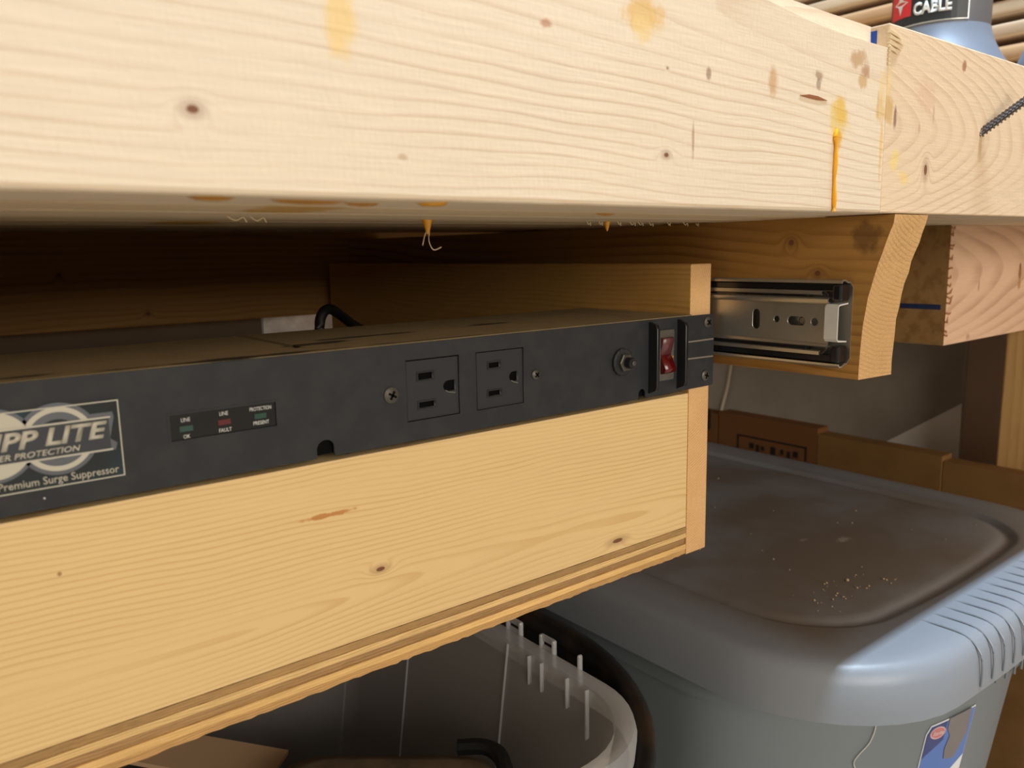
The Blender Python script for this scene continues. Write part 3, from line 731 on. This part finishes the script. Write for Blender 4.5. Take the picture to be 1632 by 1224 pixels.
# grip ribs over the front rim
for k in range(13):
    xr = .558+.0170*k
    # follow the rim outline at this x
    cxl = (.4225+.889)/2; tx = (xr-cxl)/((.889-.4225)/2)
    yo = .2095-.012*(1-tx*tx)
    P = smooth_path([(xr+.0, yo+.046, -h-.0012), (xr, yo+.034, -h+.0004), (xr, yo+.016, -h+.0005), (xr, yo+.0068, -h-.0030), (xr, yo+.0010, -h-.0110), (xr, yo-.0005, -h-.022), (xr, yo-.0004, -h-.033)], 3)
    obj('grip_rib', tube(P, .0008, 6), m_lid, lid, smooth=True)
def boss(x):                               # the handle bulge in the middle of the bin's end wall
    t_ = (x-.656)/(.25 if x < .656 else .19)
    return math.cos(PI*t_/2)**2 if abs(t_) < 1 else 0.0
def body_ring(inset, z):
    out = []
    for (px, py) in rr_outline(.4400+inset, .8720-inset, .2900+inset, .7700-inset, .070, bowx=.004, m_=40):
        wt = max(0.0, min(1.0, 1-(py-.29-inset)/.10))
        out.append((px, py-.075*boss(px)*wt, z))
    return out
rings = [body_ring(-.0075, -h-.030), body_ring(-.0075, -h-.052), body_ring(-.005, -h-.058), body_ring(.000, -h-.060), body_ring(.001, -h-.062), body_ring(.021, -h-.20), body_ring(.038, FLOOR+.006), body_ring(.044, FLOOR+.0005)]
obj('body', loft(rings, None, False, True), m_bin, gb, smooth=40)
# handle ribs below the lid and the sticker, both following the bowed front wall
def front_pt(x, z, d=0.0):
    inset = .001+(.020*((-h-.062-z)/.138)) if z < -h-.062 else -.0075
    return Vector((x, .2900+inset-.075*boss(x)-d, z))
for k in range(7):
    xr = .606+.012*k
    P = [front_pt(xr, -h-.040, .0005), front_pt(xr, -h-.050, .0008), front_pt(xr, -h-.0575, .0006)]
    obj('handle_rib', tube(P, .0010, 6), m_bin, gb)
def patch(name, pts, mt_, d, par):
    t = bmesh.new(); vs = [t.verts.new(front_pt(px, pz, d)) for (px, pz) in pts]; cen = [sum(p[0] for p in pts)/len(pts), sum(p[1] for p in pts)/len(pts)]
    c0 = t.verts.new(front_pt(cen[0], cen[1], d))
    lo_ = [t.verts.new(front_pt(px, pz, d-.0003)) for (px, pz) in pts]
    for k in range(len(vs)):
        n_ = (k+1) % len(vs)
        t.faces.new((c0, vs[k], vs[n_])); t.faces.new((vs[k], lo_[k], lo_[n_], vs[n_]))
    bmesh.ops.recalc_face_normals(t, faces=t.faces[:])
    return obj(name, t, mt_, par)
def dense(pts, n=5):
    out = []
    for i in range(len(pts)):
        a1, b1 = pts[i], pts[(i+1) % len(pts)]
        out += [(a1[0]+(b1[0]-a1[0])*j/n, a1[1]+(b1[1]-a1[1])*j/n) for j in range(n)]
    return out
SX0, SX1, ZS = .505, .600, -.350
m_wht = plain('sticker_white', lin(222, 224, 226), .4); m_blu = plain('sticker_blue', lin(86, 118, 188), .35, var=.1, scale=60); m_nav = plain('sticker_navy', lin(60, 68, 122), .35)
m_pnk = plain('sticker_red', lin(196, 120, 118), .4); m_gr = plain('sticker_torn', lin(128, 122, 122), .8, .2, var=.1, scale=40)
def SP(L): return [(.5735+(x_-.4970)*.49, -.3535+(z_+.338)*.92+(x_-.497)*.10) for (x_, z_) in L]
stk = patch('sticker', dense(SP([(.497, -.345), (.503, -.338), (.560, -.338), (.585, -.338), (.585, -.425), (.497, -.425)])), m_wht, .0006, gb)
patch('sticker_print', dense(SP([(.4985, -.346), (.504, -.3395), (.5835, -.3395), (.5835, -.385), (.545, -.400), (.4985, -.405)])), m_blu, .0009, stk)
patch('sticker_print', dense(SP([(.4985, -.346), (.504, -.3395), (.530, -.3395), (.530, -.357), (.4985, -.368)])), m_nav, .0011, stk)
OC = (.5830, -.3600)
patch('logo_plate', [(OC[0]+.0066*math.cos(2*PI*k/20), OC[1]+.0054*math.sin(2*PI*k/20)) for k in range(20)], plain('sticker_pink', lin(214, 176, 172), .4), .0013, stk)
patch('logo_plate', [(OC[0]+.0058*math.cos(2*PI*k/20), OC[1]+.0043*math.sin(2*PI*k/20)) for k in range(20)], m_pnk, .0015, stk)
bm = text('Sterilite', 0, 0, .0050, 0, shear=.2, sx=.62, thick=.0001)
for v in bm.verts:
    v.co = front_pt(OC[0]+v.co.x, OC[1]+v.co.z, .0017 - v.co.y)
obj('lettering', bm, plain('sticker_ink', lin(232, 214, 208), .5), stk)
patch('torn_patch', dense(SP([(.533, -.3375), (.574, -.3375), (.577, -.362), (.560, -.382), (.540, -.378), (.537, -.368), (.541, -.356), (.533, -.347)])), m_gr, .0014, stk)
# crumbs on the lid
bm = bmesh.new()
for k in range(70):
    a1 = random.uniform(0, 1); px = random.uniform(.50, .80); py = random.uniform(.28, .60)
    if k < 35: px = random.uniform(.515, .62); py = random.uniform(.285, .32)
    r_ = random.uniform(.0003, .0009)*(1.6 if k == 0 else 1)
    bmesh.ops.create_icosphere(bm, subdivisions=1, radius=r_, matrix=Matrix.Translation((px, py, -h-.0008+r_*.6)))
cr = obj('sawdust_crumbs', bm, plain('crumb', lin(190, 164, 130), .9, .1, var=.4, scale=300), None, kind='stuff')
tag(cr, 'scattered pale crumbs and sawdust lying on the grey lid', 'sawdust')
# loose thread on the bin
P = smooth_path([(.4860, front_pt(.486, -.31).y-.001, -.314), (.4905, .2185, -.322), (.4890, .2190, -.336), (.4830, .2200, -.345), (.4800, .2210, -.352), (.4840, .2210, -.365), (.486, .221, -.40)], 5)
P = [Vector((p.x+.039, front_pt(p.x+.039, min(p.z-.020, -.328)).y-.0012, p.z-.020)) for p in P]
th = obj('thread', tube(P, .0005, 5), plain('white_thread', lin(206, 204, 196), .8, .2)); tag(th, 'thin white thread stuck to the grey bin below its lid', 'thread')

# ------------------------------------------------------------------ black tote with the clear bin standing in it
bt = thing('black_tote', 'black plastic tote with thick curved rim beside the grey bin', 'storage tote', (.10, .50, FLOOR))
m_tote = plain('black_tote_plastic', lin(26, 26, 28), .35, .5, var=.2, scale=14, dark=lin(62, 48, 34), lo=.5, hi=.75)
def tr(inset, z, r=.205): return [(px, py, z) for (px, py) in rr_outline(-.27+inset, .413-inset, .247+inset, .735-inset, r-inset, n=16)]
zt = -.300
obj('tote_rim', loft([tr(.010, zt-.016), tr(.002, zt-.018), tr(0, zt-.014), tr(.0005, zt-.003), tr(.003, zt), tr(.008, zt+.0008), tr(.0125, zt-.0012), tr(.0145, zt-.008), tr(.0155, zt-.016)]), m_tote, bt, smooth=50)
obj('tote_body', loft([tr(.0145, zt-.012), tr(.026, zt-.20), tr(.036, FLOOR+.004), tr(.045, FLOOR+.0005), tr(.047, FLOOR+.0035), tr(.0385, FLOOR+.007), tr(.0285, zt-.20), tr(.017, zt-.012)], None, False, False), m_tote, bt, smooth=50)
obj('tote_floor', loft([tr(.046, FLOOR+.0005), tr(.046, FLOOR+.0034)], None, True, True), m_tote, bt)

m_clear, nt, b = base_mat('clear_plastic', .22, .5)
b.inputs['Base Color'].default_value = (.9, .92, .93, 1)
nt.nodes.remove(nt.nodes['Principled BSDF'])
out = nt.nodes['Material Output']
def clear_mix(nt, out, fac, colr):
    tr_ = nt.nodes.new('ShaderNodeBsdfTransparent'); tr_.inputs[0].default_value = (.93, .93, .92, 1)
    df = nt.nodes.new('ShaderNodeBsdfDiffuse'); df.inputs[0].default_value = colr
    tl = nt.nodes.new('ShaderNodeBsdfTranslucent'); tl.inputs[0].default_value = colr
    gl = nt.nodes.new('ShaderNodeBsdfGlossy'); gl.inputs['Roughness'].default_value = .22
    a1 = nt.nodes.new('ShaderNodeMixShader'); a1.inputs[0].default_value = .35; nt.links.new(df.outputs[0], a1.inputs[1]); nt.links.new(tl.outputs[0], a1.inputs[2])
    a2 = nt.nodes.new('ShaderNodeMixShader'); a2.inputs[0].default_value = fac; nt.links.new(tr_.outputs[0], a2.inputs[1]); nt.links.new(a1.outputs[0], a2.inputs[2])
    a3 = nt.nodes.new('ShaderNodeMixShader'); a3.inputs[0].default_value = .07; nt.links.new(a2.outputs[0], a3.inputs[1]); nt.links.new(gl.outputs[0], a3.inputs[2])
    nt.links.new(a3.outputs[0], out.inputs[0])
clear_mix(nt, out, .42, (.70, .67, .63, 1))
m_clear2, nt, b = base_mat('clear_plastic_rim'); nt.nodes.remove(b); clear_mix(nt, nt.nodes['Material Output'], .45, (.72, .72, .74, 1))
cb = thing('clear_bin', 'translucent clear plastic bin without lid, standing in the black tote', 'storage bin', (.10, .47, FLOOR+.012))
zb = -.250
def cring(inset, z, r=.055): return [(px, py, z) for (px, py) in rr_outline(-.13+inset, .3105-inset, .2540+inset, .640-inset, max(r-inset*.6, .02), n=10, bow=.003)]
obj('rim', loft([cring(.0035, zb-.020), cring(.0015, zb-.021), cring(.0010, zb-.018), cring(.0000, zb-.006), cring(.0012, zb-.001), cring(.0030, zb), cring(.0080, zb-.0006), cring(.0102, zb-.0022), cring(.0106, zb-.008)]), m_clear2, cb, smooth=40)
obj('bin_wall', loft([cring(.0102, zb-.003), cring(.027, zb-.12), cring(.052, zb-.30), cring(.062, FLOOR+.016), cring(.070, FLOOR+.013)], None, False, True), m_clear, cb, smooth=40)
m_clear3 = m_clear2
# upright latch tabs on the rim and vertical ribs in the right wall
for (yy, hh) in ((.400, .010), (.3865, .010), (.3655, .010), (.3535, .010), (.3300, .010)):
    bm = bx(.3072, .3106, yy-.0011, yy+.0011, zb-.012, zb+hh-.0015, .0010)
    obj('latch_tab', bm, m_clear2, cb)
for (y0, y1) in ((.3865, .400), (.3535, .3655)):
    obj('latch_bar', bx(.3085, .3105, y0, y1, zb+.0045, zb+.0085, .0005), m_clear2, cb)
    obj('latch_bar', bx(.3085, .3105, y0, y1, zb-.0010, zb+.0015, .0005), m_clear2, cb)
for yy in (.313, .330, .3535, .3655):
    obj('rib', bx(.2970, .2998, yy-.0006, yy+.0006, zb-.022 if yy > .32 else zb-.034, zb-.003, .0003), m_clear2, cb)
for yy in (.388, .505, .60):
    obj('wall_rib', tube([(.2990, yy, zb-.004), (.2828, yy, zb-.12), (.2600, yy, zb-.28)], .0008, 6), m_clear2, cb)
# dark handle strap lying between bins
P = smooth_path([(.315, .41, -.262), (.322, .385, -.262), (.327, .36, -.263), (.330, .335, -.266)], 5)
# contents
m_pouch = plain('dusty_canvas', lin(132, 114, 92), .9, .2, var=.25, scale=30, dark=lin(100, 86, 70), bumpd=.0006)
pz = -.300
cs = thing('tool_case', 'dusty dark soft tool case with black edge strap standing in the clear bin', 'tool case', (.185, .365, FLOOR+.03))
CR = Matrix.Rotation(math.radians(-40), 3, 'Z')
def cr_(inset, z):
    out = []
    for (px, py) in rr_outline(-.068+inset, .068-inset, -.045+inset, .045-inset, .022):
        v_ = CR @ Vector((px, py, 0)); out.append((v_.x+.189, v_.y+.366, z))
    return out
obj('case_body', loft([cr_(.036, FLOOR+.03), cr_(.034, FLOOR+.04), cr_(.016, pz-.14), cr_(0, pz-.012), cr_(.004, pz-.003), cr_(.012, pz)], None, True, True), m_pouch, cs, smooth=60)
P = [CR @ Vector(p)+Vector((.189, .366, 0)) for p in ((.040, .047, pz-.001), (.058, .044, pz+.001), (.068, .034, pz-.002), (.0705, .018, pz-.014), (.071, 0, pz-.045))]
obj('edge_strap', tube(smooth_path(P, 5), .0050, 8), plain('black_webbing', lin(16, 16, 17), .7), cs, smooth=True)
m_card = plain('cardboard', lin(128, 94, 54), .85, .15, var=.10, scale=18, dark=lin(116, 84, 48), bumpd=.0002)
m_card2 = plain('orange_cardboard', lin(114, 74, 40), .8, .2, var=.10, scale=18)
fp = thing('cardboard_flap', 'brown folded cardboard piece at the left inside the clear bin', 'cardboard', (.08, .50, -.34))
def sheet(w_, d_, rx, ry, rz, loc, mt_, lab=None):
    t = bx(-w_, w_, -d_, d_, -.0015, .0015)
    bmesh.ops.rotate(t, verts=t.verts[:], cent=(0, 0, 0), matrix=Matrix.Rotation(rz, 3, 'Z') @ Matrix.Rotation(ry, 3, 'Y') @ Matrix.Rotation(rx, 3, 'X'))
    bmesh.ops.translate(t, verts=t.verts[:], vec=loc); obj('sheet', t, mt_, fp, label=lab)
sheet(.085, .055, 0, .10, .3, (.055, .465, -.335), m_card)
sheet(.018, .060, .10, 0, .75, (.130, .515, -.325), plain('pale_card', lin(196, 162, 126), .8, .2), 'paler strip of card')
sheet(.075, .12, .2, 0, 0, (.02, .44, -.42), m_card)
# ------------------------------------------------------------------ cardboard boxes beyond the bin
def carton(label, x0, x1, y0, y1, zt_, mt_, open_=False, tilt=0):
    b0 = thing('cardboard_box', label, 'box', ((x0+x1)/2, (y0+y1)/2, FLOOR))
    th_ = .004
    for (a0, a1, c0, c1) in ((x0, x0+th_, y0, y1), (x1-th_, x1, y0, y1), (x0+th_, x1-th_, y0, y0+th_), (x0+th_, x1-th_, y1-th_, y1)):
        obj('side', bx(a0, a1, c0, c1, FLOOR+.001, zt_-.001), mt_, b0)
    obj('base', bx(x0, x1, y0, y1, FLOOR+.0002, FLOOR+.001), mt_, b0)
    if open_:
        t = bx(0, .055, y0+.002, y1-.002, 0, .003); bmesh.ops.rotate(t, verts=t.verts[:], cent=(0, 0, 0), matrix=Matrix.Rotation(.25, 3, 'Y')); bmesh.ops.translate(t, verts=t.verts[:], vec=(x0+.001, 0, zt_-.003)); obj('flap', t, mt_, b0)
        t = bx(-.06, 0, y0+.002, y1-.002, 0, .003); bmesh.ops.rotate(t, verts=t.verts[:], cent=(0, 0, 0), matrix=Matrix.Rotation(.3, 3, 'Y')); bmesh.ops.translate(t, verts=t.verts[:], vec=(x1-.001, 0, zt_-.002)); obj('flap', t, mt_, b0)
    else:
        mid_x = (x0+x1)/2
        obj('flap', bx(x0, mid_x-.0006, y0, y1, zt_-.001, zt_+.001), mt_, b0); obj('flap', bx(mid_x+.0006, x1, y0, y1, zt_-.001, zt_+.001), mt_, b0)
    return b0
c1 = carton('flattened tan cardboard box with crumpled top edge, right of the grey bin', .932, .956, .10, .3905, -.2468, m_card)
c2 = carton('flattened tan cardboard box in the middle of the row beyond the grey bin', .930, .955, .3915, .545, -.2410, m_card)
c3 = carton('flattened dark orange cardboard box with framed black print, beyond the grey bin', .930, .955, .546, .700, -.2340, m_card2)
c4 = carton('flattened orange cardboard box with a black patch, farthest beyond the grey bin', .930, .955, .702, .95, -.2380, m_card2)
m_ink = plain('box_ink', lin(26, 20, 16), .7)
def yz(polys, x): return plate(polys, x-.0003, x, plane='YZ')
obj('print_frame', yz([rect(.560, .668, -.330, -.2600), rect(.5625, .6655, -.327, -.2625)], .930), m_ink, c3)
bm = bmesh.new()
for k, yy in enumerate((.645, .634, .626, .611, .596, .586, .577)):
    join(bm, bx(.9296, .930, yy-(.002 if k % 3 else .0045), yy+.0025, -.277-.003*(k % 2), -.2690-.001*(k % 3), .0))
obj('print_marks', bm, m_ink, c3)
obj('tape_patch', bx(.9293, .930, .715, .748, -.262, -.232), plain('dark_tape', lin(18, 26, 26), .3), c4)
# patch of light on the wall, put in as a pale slanted sheet
sc_ = obj('wall_light_patch', yz([[(.4200, FLOOR+.001), (.5220, FLOOR+.001), (.640, -.345), (.5224, -.2682), (.4270, -.2009)]], 1.0595), plain('light_patch_pale', lin(250, 240, 226), .8, .2)); tag(sc_, 'patch of light on the wall left of the bench leg, built as a pale slanted sheet', 'light patch')
# string hanging on the wall behind
st_ = obj('string', tube(smooth_path([(1.0575, .770, -.15), (1.0575, .7787, -.2106), (1.0575, .787, -.245), (1.0565, .7954, -.2695), (1.0575, .815, -.275)], 5), .0020, 6), plain('old_string', lin(222, 206, 180), .9)); tag(st_, 'pale string hanging on the wall behind the grey bin', 'string')
# foil-faced panel leaning behind the drawer
fo = obj('foil_panel', bx(.3500, .62, .905, .925, FLOOR, -.045, .001), plain('foil_face', lin(226, 224, 222), .42, .5, .35, var=.7, scale=45, bumpd=.0008)); tag(fo, 'silver foil-faced panel standing behind the drawer', 'insulation panel')

hb = obj('added_dark_panel', bx(-.55, .3485, .905, .912, FLOOR, -.045, .001), plain('dark_cover', lin(104, 92, 78), .8, .2, var=.15, scale=20)); tag(hb, 'added dark brown panel covering the bright wall behind the drawer, left of the foil panel', 'panel')  # added dark sheet, keeps the over-lit back wall dim left of the foil
# ------------------------------------------------------------------ router standing on the bench
RX, RY = .866, .396
rt = thing('router', 'grey electric router with black and red badge standing on the bench top', 'power tool', (RX, RY, ST))
m_grey = plain('tool_grey', lin(112, 120, 134), .45, .5, .1, var=.06, scale=30)
m_body = plain('tool_motor_grey', lin(104, 104, 106), .45, .5, .1)
RB = .0445
obj('motor_housing', lathe([(RB-.001, .200), (RB, .203), (RB, .36), (RB-.004, .37), (.0001, .37)], (RX, RY, 0), 'Z', 64), m_body, rt, smooth=40)
obj('flared_base', lathe([(.086, ST), (.086, .150), (.082, .160), (.066, .166), (.060, .172), (.055, .180), (.050, .190), (.0465, .199), (RB+.0006, .206), (RB-.002, .207)], (RX, RY, 0), 'Z', 64), m_grey, rt, smooth=40)
def cyl_pt(a, z, r): return Vector((RX+r*math.cos(a), RY+r*math.sin(a), z))
def wrap(name, a0, a1, z0, z1, r, mt_, par, n=16):
    t = bmesh.new(); A = []
    for k in range(n+1):
        a1_ = a0+(a1-a0)*k/n; A.append([t.verts.new(cyl_pt(a1_, z0, r)), t.verts.new(cyl_pt(a1_, z1, r)), t.verts.new(cyl_pt(a1_, z1, r-.0008)), t.verts.new(cyl_pt(a1_, z0, r-.0008))])
    for k in range(n):
        for q_ in range(4): t.faces.new((A[k][q_], A[k+1][q_], A[k+1][(q_+1) % 4], A[k][(q_+1) % 4]))
    t.faces.new(A[0]); t.faces.new(A[-1][::-1])
    bmesh.ops.recalc_face_normals(t, faces=t.faces[:])
    return obj(name, t, mt_, par)
av = math.atan2(-RY, -RX)
wrap('badge_edge', av-1.25, av+.545, .2082, .2620, RB+.0012, m_clip, rt)
bd = wrap('badge', av-1.25, av+.52, .2090, .2612, RB+.0016, plain('badge_black', lin(40, 40, 42), .4), rt)
wrap('emblem', av-1.16, av-.60, .2175, .2470, RB+.0020, plain('badge_red', lin(206, 44, 48), .4), bd, 8)
star = [(0, .0105), (.0026, .0026), (.0085, 0), (.0026, -.0026), (0, -.0105), (-.0026, -.0026), (-.0085, 0), (-.0026, .0026)]
bm = plate([star], 0, .0004)
for v in bm.verts:
    v.co = cyl_pt(av-.86+v.co.x/RB, .2310+v.co.z, RB+.0024-v.co.y)
obj('star', bm, m_white, bd)
for (s_, zz) in (('PORTER', .2375), ('CABLE', .2215)):
    bm = text(s_, 0, 0, .0150, 0, align='LEFT', sx=.74 if s_ == 'CABLE' else .66, weight=.045, thick=.0003)
    for v in bm.verts:
        v.co = cyl_pt(av-.54+v.co.x/RB, zz+v.co.z, RB+.0019-v.co.y)
    obj('lettering', bm, m_white, bd)
# blue-grey rounded dust hood lying right of the router
hd = thing('dust_hood', 'blue-grey rounded plastic hood lying on the bench right of the router', 'tool accessory', (.832, .263, ST))
t = lathe([(.044, ST+.001), (.047, ST+.012), (.047, ST+.045), (.040, ST+.062), (.024, ST+.070), (.0001, ST+.072)], (.832, .263, 0), 'Z', 40)
obj('hood_shell', t, plain('hood_plastic', lin(112, 122, 142), .4, .5), hd, smooth=True)
obj('hood_port', lathe([(.018, ST+.06), (.018, ST+.085), (.015, ST+.085), (.015, ST+.06)], (.832, .263, 0), 'Z', 24), plain('port_plastic', lin(90, 98, 116), .4, .5), hd, smooth=40)
